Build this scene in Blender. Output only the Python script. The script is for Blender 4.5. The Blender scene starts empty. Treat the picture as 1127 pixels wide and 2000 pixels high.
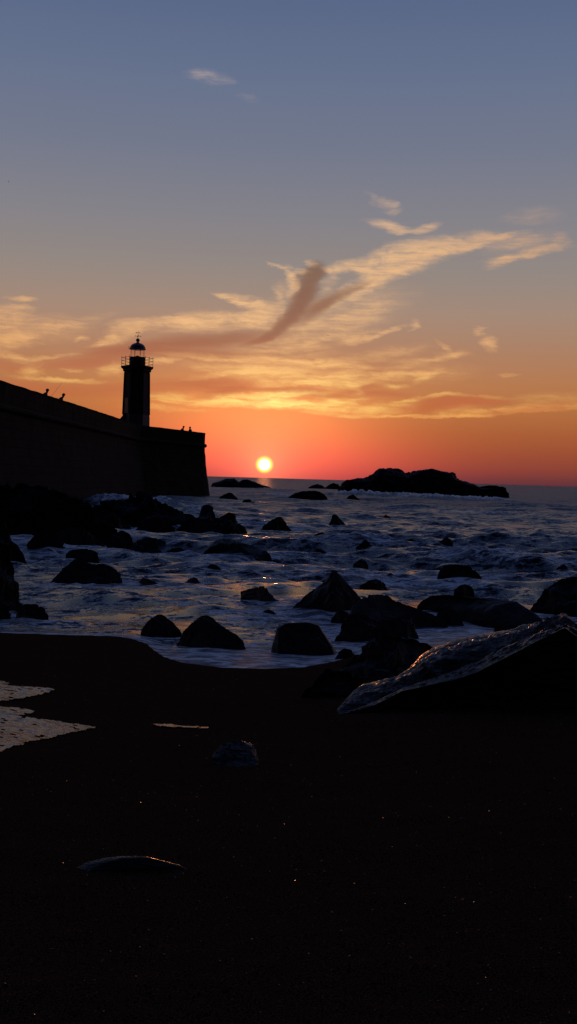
import bpy, bmesh, math, random
import numpy as np
from mathutils import Vector, Matrix

sc = bpy.context.scene
# ------------------------------------------------------------------ camera
F = 2144.0                       # focal length in pixels of the 1127 x 2000 photograph
CX, CY = 563.5, 1000.0
CAM = np.array([0.0, 0.0, 2.5])
PITCH = math.atan(65.4 / F)
ROLL = math.atan(0.0285)
fw = np.array([0, math.cos(PITCH), -math.sin(PITCH)])
r0 = np.array([1.0, 0, 0]); u0 = np.array([0, math.sin(PITCH), math.cos(PITCH)])
RT = math.cos(ROLL) * r0 + math.sin(ROLL) * u0
UP = -math.sin(ROLL) * r0 + math.cos(ROLL) * u0
cd = bpy.data.cameras.new('camera'); cam = bpy.data.objects.new('camera', cd)
sc.collection.objects.link(cam)
M = Matrix(((RT[0], UP[0], -fw[0], CAM[0]), (RT[1], UP[1], -fw[1], CAM[1]), (RT[2], UP[2], -fw[2], CAM[2]), (0, 0, 0, 1)))
cam.matrix_world = M
cd.sensor_fit = 'VERTICAL'; cd.sensor_height = 36.0; cd.lens = 36.0 * F / 2000.0
cd.clip_start = 0.1; cd.clip_end = 80000
sc.camera = cam

def ray(px, py):
    d = (px - CX) / F * RT - (py - CY) / F * UP + fw
    return d / np.linalg.norm(d)
def at_depth(px, py, D):
    d = ray(px, py); return CAM + d * (D / d[1])
def at_z(px, py, z=0.0):
    d = ray(px, py); return CAM + d * ((z - CAM[2]) / d[2])
def uv_sky(px, py):
    d = ray(px, py)
    return math.atan2(d[0], d[1]) * F, math.asin(d[2]) * F

# ------------------------------------------------------------------ light and exposure
SUN_PX = (516.5, 907.5)
SD = ray(*SUN_PX)
ls = bpy.data.lights.new('sun', 'SUN'); so = bpy.data.objects.new('sun', ls); sc.collection.objects.link(so)
ls.energy = 0.12; ls.angle = math.radians(0.6); ls.color = (1.0, 0.30, 0.09)
so.rotation_euler = Vector(SD).to_track_quat('Z', 'Y').to_euler()
vs = sc.view_settings
sc.display_settings.display_device = 'sRGB'
vs.view_transform = 'Standard'; vs.look = 'None'; vs.exposure = 0.0; vs.gamma = 1.0; vs.use_curve_mapping = False
cy = sc.cycles
cy.max_bounces = 4; cy.diffuse_bounces = 1; cy.glossy_bounces = 2; cy.transmission_bounces = 4; cy.transparent_max_bounces = 8
cy.sample_clamp_indirect = 3.0; cy.caustics_reflective = False; cy.caustics_refractive = False
cy.use_adaptive_sampling = True; cy.adaptive_threshold = 0.01

def lin(r, g, b):
    f = lambda c: (c / 255 / 12.92) if c / 255 <= 0.04045 else ((c / 255 + 0.055) / 1.055) ** 2.4
    return (f(r), f(g), f(b))

class Nodes:
    def __init__(s, tree): s.t = tree; s.n = tree.nodes; s.l = tree.links
    def put(s, sock, v):
        if isinstance(v, bpy.types.NodeSocket): s.l.new(v, sock)
        elif v is not None: sock.default_value = v
    def m(s, op, a, b=None, c=None, clamp=False):
        n = s.n.new('ShaderNodeMath'); n.operation = op; n.use_clamp = clamp
        for i, v in enumerate((a, b, c)):
            if v is not None: s.put(n.inputs[i], v)
        return n.outputs[0]
    def vm(s, op, a, b=None, out=0):
        n = s.n.new('ShaderNodeVectorMath'); n.operation = op
        s.put(n.inputs[0], a)
        if b is not None: s.put(n.inputs[3] if op == 'SCALE' else n.inputs[1], b)
        return n.outputs[out]
    def mapr(s, v, a, b, c, d, kind='LINEAR'):
        n = s.n.new('ShaderNodeMapRange'); n.interpolation_type = kind; n.clamp = True
        for i, x in enumerate((v, a, b, c, d)): s.put(n.inputs[i], x)
        return n.outputs[0]
    def mix(s, f, a, b, blend='MIX'):
        n = s.n.new('ShaderNodeMix'); n.data_type = 'RGBA'; n.blend_type = blend
        s.put(n.inputs[0], f)
        for i, x in ((6, a), (7, b)):
            if isinstance(x, tuple) and len(x) == 3: x = x + (1.0,)
            s.put(n.inputs[i], x)
        return n.outputs[2]
    def ramp(s, v, stops, interp='LINEAR'):
        n = s.n.new('ShaderNodeValToRGB'); r = n.color_ramp; r.interpolation = interp
        while len(r.elements) < len(stops): r.elements.new(0.5)
        for e, (p, c) in zip(r.elements, stops):
            e.position = p; e.color = tuple(c) + (1.0,) if len(c) == 3 else c
        s.put(n.inputs[0], v); return n.outputs[0]
    def noise(s, vec, scale, detail=4, rough=0.5, dist=0.0, out=0):
        n = s.n.new('ShaderNodeTexNoise')
        if vec is not None: s.put(n.inputs['Vector'], vec)
        n.inputs['Scale'].default_value = scale; n.inputs['Detail'].default_value = detail
        n.inputs['Roughness'].default_value = rough; n.inputs['Distortion'].default_value = dist
        return n.outputs[out]
    def mapping(s, vec, loc=(0, 0, 0), rot=(0, 0, 0), scale=(1, 1, 1), kind='POINT'):
        n = s.n.new('ShaderNodeMapping'); n.vector_type = kind
        s.put(n.inputs[0], vec)
        n.inputs[1].default_value = loc; n.inputs[2].default_value = rot; n.inputs[3].default_value = scale
        return n.outputs[0]
    def xyz(s, x, y, z=0.0):
        n = s.n.new('ShaderNodeCombineXYZ')
        for i, v in enumerate((x, y, z)): s.put(n.inputs[i], v)
        return n.outputs[0]

# ------------------------------------------------------------------ world: dusk sky with lit and shaded cirrus
w = bpy.data.worlds.new('World'); sc.world = w; w.use_nodes = True
w.cycles.sampling_method = 'MANUAL'; w.cycles.sample_map_resolution = 1024
g = Nodes(w.node_tree); g.n.clear()
tc = g.n.new('ShaderNodeTexCoord')
sep = g.n.new('ShaderNodeSeparateXYZ'); g.l.new(tc.outputs['Generated'], sep.inputs[0])
dx, dy, dz = sep.outputs
uu = g.m('MULTIPLY', g.m('ARCTAN2', dx, dy), F)
vv = g.m('MULTIPLY', g.m('ARCSINE', dz), F)
SU, SV = uv_sky(*SUN_PX)
tt = g.m('SQRT', g.m('DIVIDE', g.m('MAXIMUM', vv, 0.0), 3368.0))
def tpos(v): return math.sqrt(v / 3368.0)
stops = [(0, (88, 46, 56)), (10, (108, 54, 56)), (25, (132, 62, 54)), (55, (152, 75, 52)), (95, (166, 92, 54)), (140, (178, 110, 64)),
         (190, (180, 121, 80)), (250, (172, 128, 100)), (320, (163, 137, 120)), (400, (147, 136, 130)), (500, (132, 130, 137)), (620, (115, 121, 140)),
         (760, (100, 113, 141)), (930, (84, 99, 134)), (1500, (84, 106, 166)), (3368, (78, 102, 172))]
base = g.ramp(tt, [(tpos(v), lin(*c)) for v, c in stops])
# clear-air glow round the sun
du = g.m('SUBTRACT', uu, SU); dv = g.m('SUBTRACT', vv, SV)
def gauss(su, sv, cu=0.0, cv=0.0):
    a = g.m('POWER', g.m('ABSOLUTE', g.m('DIVIDE', g.m('SUBTRACT', du, cu), su)), 2.0)
    b = g.m('POWER', g.m('ABSOLUTE', g.m('DIVIDE', g.m('SUBTRACT', dv, cv), sv)), 2.0)
    return g.m('EXPONENT', g.m('MULTIPLY', g.m('ADD', a, b), -1.0))
def addc(acc, f, col):
    sc_ = g.vm('SCALE', col, f); return g.vm('ADD', acc, sc_)
col = base
col = addc(col, gauss(260, 62, 0, 5), (0.60, 0.030, 0.036))
col = addc(col, gauss(210, 75, 0, 85), (0.55, 0.155, 0.045))
col = addc(col, gauss(420, 150, -60, 120), (0.10, 0.030, 0.004))
# wind-warped sky coordinates
P = g.xyz(uu, vv, 0.0)
w1 = g.noise(g.mapping(P, scale=(1 / 90, 1 / 45, 1)), 1.0, 3, 0.55, out=1)
w2 = g.noise(g.mapping(P, scale=(1 / 26, 1 / 12, 1)), 1.0, 4, 0.6, out=1)
W = g.vm('MULTIPLY', g.vm('SUBTRACT', w1, (0.5, 0.5, 0.5)), (60.0, 20.0, 0.0))
W2 = g.vm('MULTIPLY', g.vm('SUBTRACT', w2, (0.5, 0.5, 0.5)), (26.0, 7.0, 0.0))
w3 = g.noise(g.mapping(P, rot=(0, 0, math.radians(-12)), scale=(1 / 12, 1 / 5, 1)), 1.0, 4, 0.65, out=1)
W3_ = g.vm('MULTIPLY', g.vm('SUBTRACT', w3, (0.5, 0.5, 0.5)), (18.0, 5.0, 0.0))
PW = g.vm('MULTIPLY', g.vm('ADD', g.vm('ADD', g.vm('ADD', P, W), W2), W3_), (1.0, 1.0, 0.0))
def strokes(lst, vec, grow):
    """Sums soft ellipses; the running sum rides in the z of the coordinate so that the nodes are evaluated one after the other."""
    st = vec
    for (x, y, L, Wd, ang, wt) in lst:
        u, v = uv_sky(x, y)
        mp = g.mapping(st, loc=(u, v, 0), rot=(0, 0, math.radians(ang)), scale=(L * grow, Wd * grow, 1e6), kind='TEXTURE')
        ln = g.vm('LENGTH', mp, out=1)
        f = g.mapr(ln, 0.0, 1.0, wt, 0.0, 'SMOOTHSTEP')
        n = g.n.new('ShaderNodeVectorMath'); n.operation = 'MULTIPLY_ADD'
        g.put(n.inputs[0], f); n.inputs[1].default_value = (0, 0, 1); g.put(n.inputs[2], st); st = n.outputs[0]
    sx = g.n.new('ShaderNodeSeparateXYZ'); g.l.new(st, sx.inputs[0]); return sx.outputs[2]
BRIGHT = [
 (405,150,44,14,-6,.5),(440,156,22,8,0,.35),(380,146,18,9,-25,.35),(484,190,18,7,-10,.25),
 (757,402,32,12,-15,.45),(772,408,14,12,-40,.4),(735,388,26,7,-25,.25),(758,443,42,11,-10,.9),(828,447,36,8,12,.75),(780,452,22,8,0,.5),
 (750,508,52,26,24,.9),(800,500,80,26,18,.9),(865,484,90,20,13,1.0),(925,474,60,13,12,.8),(985,463,48,7,12,.7),(1000,470,60,14,5,.25),
 (700,562,90,15,28,.8),(760,540,70,13,24,.7),(682,520,48,14,10,.75),(715,530,40,14,-25,.5),(810,520,70,14,18,.5),(650,545,14,30,-25,.4),
 (1030,497,78,9,9,.75),(990,506,40,9,25,.5),(1092,473,18,16,45,.4),(1020,480,70,22,8,.22),(1040,420,60,18,0,.18),
 (567,553,34,15,-68,1.0),(548,525,20,6,-30,.6),(612,516,10,6,-35,.9),(588,530,20,8,-5,.7),(545,575,30,16,-60,.35),(636,530,8,10,60,.5),
 (485,592,50,13,-12,1.1),(448,581,30,5,-12,.8),(500,620,55,18,10,.8),(420,624,110,15,4,1.0),(340,630,110,11,4,.9),(270,642,60,10,8,.7),(230,658,45,10,15,.6),(200,668,28,8,20,.5),(400,642,130,9,4,.5),(530,610,30,30,0,.4),
 (45,584,26,6,2,.8),(40,602,34,7,-3,.8),(5,610,50,8,0,.7),(20,630,60,22,10,.6),(50,652,70,12,15,.8),(10,670,60,12,5,.7),(0,640,70,40,0,.5),(110,640,70,26,10,.3),(155,660,12,6,20,.7),(95,698,60,4,8,.7),(20,697,60,8,-10,.6),(60,725,24,12,12,.6),(115,740,85,5,0,.8),(140,722,24,4,0,.5),(170,625,60,10,14,.25),
 (215,722,26,12,12,.7),(300,707,60,6,8,.7),(400,698,110,5,-2,.8),(540,705,190,8,-2,1.1),(640,708,90,7,4,.8),(470,722,110,14,-2,.7),(590,737,140,15,0,.9),(650,733,70,10,16,.7),(760,730,120,5,2,.9),(420,732,70,6,10,.5),(555,722,160,10,0,.6),
 (620,640,150,45,18,.42),(630,664,70,8,12,.6),(700,660,42,12,15,.7),(755,647,44,5,20,.7),(700,600,110,40,12,.28),(560,690,120,20,0,.2),
 (540,752,50,10,0,.7),(640,752,70,15,-8,.7),(690,750,34,11,-35,.7),(720,745,80,8,10,.4),
 (330,775,60,10,0,.7),(410,785,130,8,-1,1.0),(330,797,90,6,0,.6),(480,773,80,7,0,1.2),(520,784,110,8,-2,1.4),(600,795,100,9,-5,1.3),(660,788,60,14,8,1.0),(710,800,80,9,-2,.9),(640,807,50,4,-3,.9),(740,813,100,4,0,1.0),(770,795,60,16,10,.7),(570,770,90,8,0,.9),
 (850,813,110,4,2,1.1),(960,806,140,6,4,1.0),(1070,797,110,8,3,.9),(860,772,54,5,2,.8),(800,778,50,5,12,.7),(930,775,80,4,-2,.4),(1100,785,90,16,0,.35),(900,800,60,10,4,.4),
 (770,752,28,5,0,.6),(850,702,70,8,14,.5),(868,680,24,8,-40,.5),(885,690,40,6,0,.5),(930,648,12,8,-20,.7),(957,673,22,11,-30,.6),(840,735,34,8,20,.6),(985,731,20,3,0,.4),(812,632,12,8,60,.4),(780,715,40,14,20,.4),(760,690,80,14,12,.3),(850,730,80,20,5,.22)]
DARK = [
 (618,530,18,16,50,1.2),(598,545,26,18,30,.8),(604,562,34,17,66,1.3),(585,596,36,17,60,1.3),(566,622,32,14,50,1.2),(540,645,34,9,36,1.1),(508,664,36,6,20,.8),
 (655,582,55,8,30,.7),(622,603,45,12,38,1.0),(600,585,30,20,55,.7),(700,562,36,5,26,.35),
 (430,666,120,13,8,.8),(300,676,110,14,10,.9),(220,694,80,16,14,.8),(350,690,160,9,0,.6),(130,712,80,10,5,.5),(40,755,110,14,-4,.6),(15,715,50,10,-20,.4),
 (430,750,70,14,0,.6),(440,765,50,9,12,.7),(350,752,90,14,0,.5),(240,757,90,10,0,.4),(180,765,120,12,0,.35),(560,762,80,5,0,.6),(735,768,60,6,0,.55),(700,760,50,6,12,.4),
 (850,790,90,11,9,1.0),(930,788,70,9,4,.7),(880,781,80,7,-2,.8),(1030,801,90,5,4,.6),(640,773,70,4,0,.5),(1080,790,70,5,4,.35)]
fine = g.noise(g.mapping(PW, rot=(0, 0, math.radians(-12)), scale=(1 / 120, 1 / 9, 1)), 1.0, 9, 0.64)
puff = g.noise(g.mapping(P, scale=(1 / 60, 1 / 22, 1)), 1.0, 8, 0.58, 0.8)
tex = g.m('MULTIPLY', g.mapr(fine, 0.35, 0.65, 0.25, 1.65), g.mapr(puff, 0.34, 0.68, 0.45, 1.6))
tb = g.m('MULTIPLY', strokes(BRIGHT, PW, 1.32), g.m('MULTIPLY', tex, 1.15))
PD = g.vm('MULTIPLY', g.vm('ADD', P, g.vm('SCALE', g.vm('ADD', W, W2), 0.45)), (1.0, 1.0, 0.0))
td = g.m('MULTIPLY', strokes(DARK, PD, 1.5), g.m('MULTIPLY', g.mapr(fine, 0.3, 0.7, 0.8, 1.5), 1.05))
ab = g.m('SUBTRACT', 1.0, g.m('EXPONENT', g.m('MULTIPLY', tb, -1.0)))
ad = g.m('MULTIPLY', g.m('SUBTRACT', 1.0, g.m('EXPONENT', g.m('MULTIPLY', td, -1.3))), 0.93)
bc = g.ramp(g.m('DIVIDE', vv, 900.0), [(0.12, lin(255,176,96)), (0.17, lin(255,204,112)), (0.24, lin(255,194,122)), (0.33, lin(244,190,134)), (0.5, lin(240,192,142)), (0.62, lin(190,165,150)), (0.9, lin(165,155,160))])
dc = g.ramp(g.m('DIVIDE', vv, 900.0), [(0.14, lin(196,104,62)), (0.22, lin(188,108,74)), (0.32, lin(150,100,78)), (0.45, lin(132,98,80))])
azf = g.m('EXPONENT', g.m('MULTIPLY', g.m('POWER', g.m('ABSOLUTE', g.m('DIVIDE', du, 520.0)), 2.0), -1.0))
bcm = g.mix(azf, g.mix(1.0, bc, (0.74, 0.66, 0.66), 'MULTIPLY'), bc)
low = g.mapr(vv, 180, 110, 0.0, 1.0)
bcm = g.mix(g.m('MULTIPLY', low, g.m('SUBTRACT', 1.0, azf)), bcm, lin(222, 128, 68))
col = g.mix(ab, col, bcm)
hot = g.m('MULTIPLY', g.m('MULTIPLY', ab, ab), gauss(150, 30, 20, 128))
col = addc(col, g.m('MULTIPLY', hot, 1.0), (0.30, 0.36, 0.12))
col = g.mix(ad, col, dc)
# sky darkens overhead and towards the east behind the camera
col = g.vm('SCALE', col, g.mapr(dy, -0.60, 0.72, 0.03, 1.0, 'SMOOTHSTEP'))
# halo and disc of the sun
rr = g.m('SQRT', g.m('ADD', g.m('POWER', g.m('ABSOLUTE', du), 2.0), g.m('POWER', g.m('ABSOLUTE', g.m('MULTIPLY', dv, 1.04)), 2.0)))
col = addc(col, g.m('EXPONENT', g.m('MULTIPLY', g.m('DIVIDE', rr, 42.0), -1.0)), (0.70, 0.24, 0.10))
col = addc(col, g.mapr(rr, 20.0, 9.0, 0.0, 1.0, 'SMOOTHSTEP'), (0.9, 1.05, 0.03))
col = addc(col, g.mapr(rr, 12.5, 7.5, 0.0, 1.0, 'SMOOTHSTEP'), (3.0, 2.4, 2.2))
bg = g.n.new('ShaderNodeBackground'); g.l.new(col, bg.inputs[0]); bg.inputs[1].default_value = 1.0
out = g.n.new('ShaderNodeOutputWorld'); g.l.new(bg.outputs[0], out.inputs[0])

# ------------------------------------------------------------------ helpers
rs = np.random.RandomState(7)
_perm = rs.rand(65536)
def hsh(i, j, k):
    h = (i.astype(np.int64) * 73856093) ^ (j.astype(np.int64) * 19349663) ^ (k.astype(np.int64) * 83492791)
    return _perm[(h ^ (h >> 13)) & 65535]
def vnoise(x, y, z=None):
    z = np.zeros_like(x) if z is None else z
    i, j, k = np.floor(x), np.floor(y), np.floor(z)
    a, b, c = x - i, y - j, z - k
    a, b, c = [t * t * t * (t * (t * 6 - 15) + 10) for t in (a, b, c)]
    i, j, k = i.astype(np.int64), j.astype(np.int64), k.astype(np.int64)
    r = 0
    for di, wa in ((0, 1 - a), (1, a)):
        for dj, wb in ((0, 1 - b), (1, b)):
            for dk, wc in ((0, 1 - c), (1, c)):
                r = r + wa * wb * wc * hsh(i + di, j + dj, k + dk)
    return r * 2 - 1
def fbm(x, y, z=None, oct=4, gain=0.5, ridged=False):
    s = 0; a = 1.0; t = 0
    for o in range(oct):
        f = 2.03 ** o
        n = vnoise(x * f + 17.3 * o, y * f - 9.1 * o, None if z is None else z * f + 5.7 * o)
        if ridged: n = 1 - 2 * np.abs(n)
        s = s + a * n; t += a; a *= gain
    return s / t

def mesh_from(name, V, Fc, mats, smooth=True, attrs=None, parent=None):
    me = bpy.data.meshes.new(name)
    V = np.asarray(V, dtype=np.float32); Fc = np.asarray(Fc, dtype=np.int32)
    k = Fc.shape[1]
    me.vertices.add(len(V)); me.vertices.foreach_set('co', V.ravel())
    me.loops.add(Fc.size); me.loops.foreach_set('vertex_index', Fc.ravel())
    me.polygons.add(len(Fc)); me.polygons.foreach_set('loop_start', np.arange(0, Fc.size, k, dtype=np.int32))
    me.polygons.foreach_set('use_smooth', np.full(len(Fc), smooth))
    for nm, arr in (attrs or {}).items():
        at = me.attributes.new(nm, 'FLOAT', 'POINT'); at.data.foreach_set('value', np.asarray(arr, dtype=np.float32))
    me.update(calc_edges=True); me.validate()
    for m_ in (mats if isinstance(mats, (list, tuple)) else [mats]): me.materials.append(m_)
    o = bpy.data.objects.new(name, me); sc.collection.objects.link(o)
    if parent is not None: o.parent = parent
    return o
def grid_faces(nu, nv, closed_u=False):
    # vertex index = i*nv + j
    I = np.arange(nu if closed_u else nu - 1); J = np.arange(nv - 1)
    a, b = np.meshgrid(I, J, indexing='ij'); a = a.ravel(); b = b.ravel(); a2 = (a + 1) % nu
    return np.stack([a * nv + b, a2 * nv + b, a2 * nv + b + 1, a * nv + b + 1], 1)
def from_bm(name, bm, mat, parent=None, smooth=False):
    me = bpy.data.meshes.new(name); bmesh.ops.recalc_face_normals(bm, faces=bm.faces); bm.to_mesh(me); bm.free()
    for p in me.polygons: p.use_smooth = smooth
    me.materials.append(mat)
    o = bpy.data.objects.new(name, me); sc.collection.objects.link(o)
    if parent is not None: o.parent = parent
    return o
def tag(o, label=None, cat=None, group=None, kind=None):
    for k, v in (('label', label), ('category', cat), ('group', group), ('kind', kind)):
        if v: o[k] = v
    return o
def empty(name, loc, rz=0):
    o = bpy.data.objects.new(name, None); sc.collection.objects.link(o); o.location = loc; o.rotation_euler = (0, 0, rz); return o
def bm_tube(bm, p0, p1, r0_, r1_=None, seg=8):
    r1_ = r0_ if r1_ is None else r1_
    p0, p1 = Vector(p0), Vector(p1); d = (p1 - p0)
    q = d.to_track_quat('Z', 'Y').to_matrix().to_4x4()
    bmesh.ops.create_cone(bm, cap_ends=True, segments=seg, radius1=r0_, radius2=r1_, depth=d.length, matrix=Matrix.Translation((p0 + p1) / 2) @ q)
def bm_lathe(bm, prof, seg=16, rot=0.0):
    rings = []
    for (r, z) in prof:
        rings.append([bm.verts.new((r * math.cos(2 * math.pi * (k / seg) + rot), r * math.sin(2 * math.pi * (k / seg) + rot), z)) for k in range(seg)])
    for a, b in zip(rings[:-1], rings[1:]):
        for k in range(seg): bm.faces.new((a[k], a[(k + 1) % seg], b[(k + 1) % seg], b[k]))
    bm.faces.new(rings[0][::-1]); bm.faces.new(rings[-1])

# ------------------------------------------------------------------ materials
def material(name):
    m = bpy.data.materials.new(name); m.use_nodes = True
    G_ = Nodes(m.node_tree); b = m.node_tree.nodes['Principled BSDF']; return m, G_, b
def geo_pos(G_):
    return G_.n.new('ShaderNodeNewGeometry').outputs['Position']
def bump(G_, b, h, dist, strength=1.0, prev=None):
    n = G_.n.new('ShaderNodeBump'); n.inputs['Distance'].default_value = dist; n.inputs['Strength'].default_value = strength
    G_.l.new(h, n.inputs['Height'])
    if prev is not None: G_.l.new(prev, n.inputs['Normal'])
    if b is not None: G_.l.new(n.outputs[0], b.inputs['Normal'])
    return n.outputs[0]
def rock_material(name, c0, c1, rough0, rough1, bs, streak=None, wetness=0.5):
    m, G_, b = material(name); p = geo_pos(G_)
    n1 = G_.noise(p, 2.2 * bs, 8, 0.6); n2 = G_.noise(p, 14 * bs, 6, 0.65)
    G_.put(b.inputs['Base Color'], G_.mix(G_.mapr(n1, 0.35, 0.65, 0, 1), c0 + (1,), c1 + (1,)))
    G_.put(b.inputs['Roughness'], G_.mapr(n2, 0.35, 0.65, rough0, rough1))
    b.inputs['Specular IOR Level'].default_value = wetness
    nb = bump(G_, None, n1, 0.10 / bs, 0.7)
    if streak:
        s_ = G_.noise(G_.mapping(p, rot=streak[0], scale=streak[1]), 1.0, 6, 0.6)
        nb = bump(G_, None, s_, streak[2], 1.0, nb)
    bump(G_, b, n2, 0.016 / bs, 0.7, nb)
    return m
ROCK = rock_material('wet_dark_rock', (0.008, 0.007, 0.007), (0.018, 0.015, 0.014), 0.26, 0.5, 1.0, None, 0.5)
ROCKFAR = rock_material('far_dark_rock', (0.006, 0.005, 0.005), (0.011, 0.009, 0.009), 0.6, 0.8, 0.35, None, 0.14)
ROCKBIG = rock_material('wet_streaked_rock', (0.010, 0.007, 0.005), (0.026, 0.017, 0.012), 0.14, 0.36, 1.4,
                        ((0.0, 0.25, math.radians(-8)), (1.6, 13.0, 13.0), 0.10), 0.34)
ROCKLIT = rock_material('painted_lit_streaked_rock', (0.035, 0.030, 0.029), (0.10, 0.085, 0.078), 0.32, 0.55, 1.5,  # base colour lightened to stand in for light falling on the slab
                         ((0.0, 0.6, math.radians(35)), (2.0, 20.0, 20.0), 0.05), 0.5)

m, G_, b = material('dark_wet_sand'); p = geo_pos(G_)
na = G_.noise(p, 1.3, 5, 0.6); nf = G_.noise(p, 60, 5, 0.7); ng = G_.noise(p, 150, 3, 0.7)
G_.put(b.inputs['Base Color'], G_.mix(G_.mapr(ng, 0.42, 0.78, 0.0, 1.0), (0.008, 0.0045, 0.003, 1), (0.15, 0.066, 0.036, 1)))
G_.put(b.inputs['Roughness'], G_.mapr(na, 0.35, 0.65, 0.7, 0.9))
b.inputs['Specular IOR Level'].default_value = 0.0
nb = bump(G_, None, nf, 0.012, 0.8); bump(G_, b, ng, 0.004, 0.9, nb)
SAND = m

m, G_, b = material('sea_water'); p = geo_pos(G_)
at = G_.n.new('ShaderNodeAttribute'); at.attribute_name = 'foam'; foam = at.outputs['Fac']
pl = G_.vm('MULTIPLY', p, (0.62, 1.7, 1.0))
wrp = G_.noise(pl, 0.55, 3, 0.55, out=1)
pw = G_.vm('ADD', pl, G_.vm('SCALE', wrp, 2.4))
f1 = G_.noise(pw, 1.15, 8, 0.68, 0.4)
vo = G_.n.new('ShaderNodeTexVoronoi'); vo.feature = 'DISTANCE_TO_EDGE'; vo.inputs['Scale'].default_value = 1.9
G_.l.new(G_.vm('ADD', pw, G_.vm('SCALE', G_.noise(pl, 4.5, 3, 0.6, out=1), 0.55)), vo.inputs['Vector'])
lace = G_.mapr(vo.outputs['Distance'], 0.0, 0.16, 1.0, 0.0)
f2 = G_.noise(pl, 9.0, 5, 0.7)
v = G_.m('ADD', G_.m('MULTIPLY', f1, 0.70), G_.m('ADD', G_.m('MULTIPLY', lace, 0.15), G_.m('MULTIPLY', f2, 0.26)))
thr = G_.m('SUBTRACT', 0.91, G_.m('MULTIPLY', foam, 0.62))
cov = G_.m('SMOOTH_MIN', G_.mapr(G_.m('SUBTRACT', v, thr), -0.02, 0.09, 0.0, 1.0, 'SMOOTHSTEP'), 1.0, 0.05)
G_.put(b.inputs['Base Color'], (0.004, 0.007, 0.012, 1))
b.inputs['IOR'].default_value = 1.33
sy_ = G_.n.new('ShaderNodeSeparateXYZ'); G_.l.new(p, sy_.inputs[0])
G_.put(b.inputs['Roughness'], G_.mapr(sy_.outputs[1], 12.0, 130.0, 0.12, 0.46))
wn1 = G_.noise(G_.vm('MULTIPLY', p, (1.0, 1.7, 1.0)), 2.4, 6, 0.66, out=1)
wn2 = G_.noise(G_.vm('MULTIPLY', p, (1.0, 1.5, 1.0)), 13.0, 4, 0.62, out=1)
wn0 = G_.noise(G_.vm('MULTIPLY', p, (1.0, 1.9, 1.0)), 0.45, 5, 0.62, out=1)
# wavelets too short for the mesh: tilt the normal itself so that they keep their slope at any distance
hf = (0.5, 0.5, 0.5)
tl = G_.vm('ADD', G_.vm('ADD', G_.vm('MULTIPLY', G_.vm('SUBTRACT', wn0, hf), (1.3, 2.1, 0)), G_.vm('MULTIPLY', G_.vm('SUBTRACT', wn1, hf), (2.0, 3.3, 0))), G_.vm('MULTIPLY', G_.vm('SUBTRACT', wn2, hf), (1.1, 1.5, 0)))
tl = G_.vm('SCALE', tl, G_.mapr(sy_.outputs[1], 20.0, 150.0, 1.15, 0.6))
gn = G_.n.new('ShaderNodeNewGeometry').outputs['Normal']
nrmw = G_.vm('NORMALIZE', G_.vm('ADD', gn, tl)); G_.l.new(nrmw, b.inputs['Normal'])
fb = G_.n.new('ShaderNodeBsdfPrincipled')
G_.put(fb.inputs['Base Color'], G_.mix(G_.mapr(G_.m('ADD', G_.m('MULTIPLY', f2, 0.6), G_.m('MULTIPLY', lace, 0.4)), 0.25, 0.6, 0, 1), (0.07, 0.08, 0.10, 1), (0.84, 0.84, 0.84, 1))); fb.inputs['Roughness'].default_value = 0.55
fb.inputs['Specular IOR Level'].default_value = 0.3
nbf = bump(G_, None, f1, 0.35, 0.8, nrmw); bump(G_, fb, f2, 0.06, 0.9, nbf)
mx = G_.n.new('ShaderNodeMixShader'); G_.l.new(G_.m('MULTIPLY', cov, 0.9), mx.inputs[0]); G_.l.new(b.outputs[0], mx.inputs[1]); G_.l.new(fb.outputs[0], mx.inputs[2])
G_.l.new(mx.outputs[0], m.node_tree.nodes['Material Output'].inputs['Surface'])
SEA = m

m, G_, b = material('shallow_pool_water'); p = geo_pos(G_)
b.inputs['Base Color'].default_value = (0.01, 0.009, 0.008, 1); b.inputs['IOR'].default_value = 1.33; b.inputs['Roughness'].default_value = 0.2
wn = G_.noise(G_.vm('MULTIPLY', p, (1.0, 2.6, 1.0)), 12.0, 6, 0.7, out=1)
gn = G_.n.new('ShaderNodeNewGeometry').outputs['Normal']
G_.l.new(G_.vm('NORMALIZE', G_.vm('ADD', gn, G_.vm('MULTIPLY', G_.vm('SUBTRACT', wn, (0.5, 0.5, 0.5)), (0.45, 1.0, 0)))), b.inputs['Normal'])
POOL = m

def stone_material(name, c, bw, bh, rough=0.85):
    m, G_, b = material(name); p = geo_pos(G_)
    tcn = G_.n.new('ShaderNodeTexCoord')
    br = G_.n.new('ShaderNodeTexBrick'); G_.l.new(tcn.outputs['UV'], br.inputs['Vector'])
    br.inputs['Color1'].default_value = tuple(x * 0.7 for x in c) + (1,); br.inputs['Color2'].default_value = tuple(x * 1.25 for x in c) + (1,)
    br.inputs['Mortar'].default_value = tuple(x * 0.45 for x in c) + (1,)
    br.inputs['Scale'].default_value = 1.0; br.inputs['Mortar Size'].default_value = 0.03
    br.inputs['Brick Width'].default_value = bw; br.inputs['Row Height'].default_value = bh
    n = G_.noise(p, 0.5, 7, 0.65); n2 = G_.noise(p, 5.0, 6, 0.65)
    G_.put(b.inputs['Base Color'], G_.mix(G_.mapr(n, 0.4, 0.62, 0.0, 0.75), br.outputs[0], tuple(x * 0.35 for x in c) + (1,)))
    b.inputs['Roughness'].default_value = rough; b.inputs['Specular IOR Level'].default_value = 0.05
    nb = bump(G_, None, G_.m('SUBTRACT', 1.0, br.outputs['Fac']), 0.04, 0.8); bump(G_, b, n2, 0.03, 0.8, nb)
    return m
WALL = stone_material('dark_stone_blocks', (0.015, 0.0125, 0.012), 1.3, 0.55)
CAP = stone_material('coping_stone', (0.012, 0.010, 0.0095), 1.5, 0.6)
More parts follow.
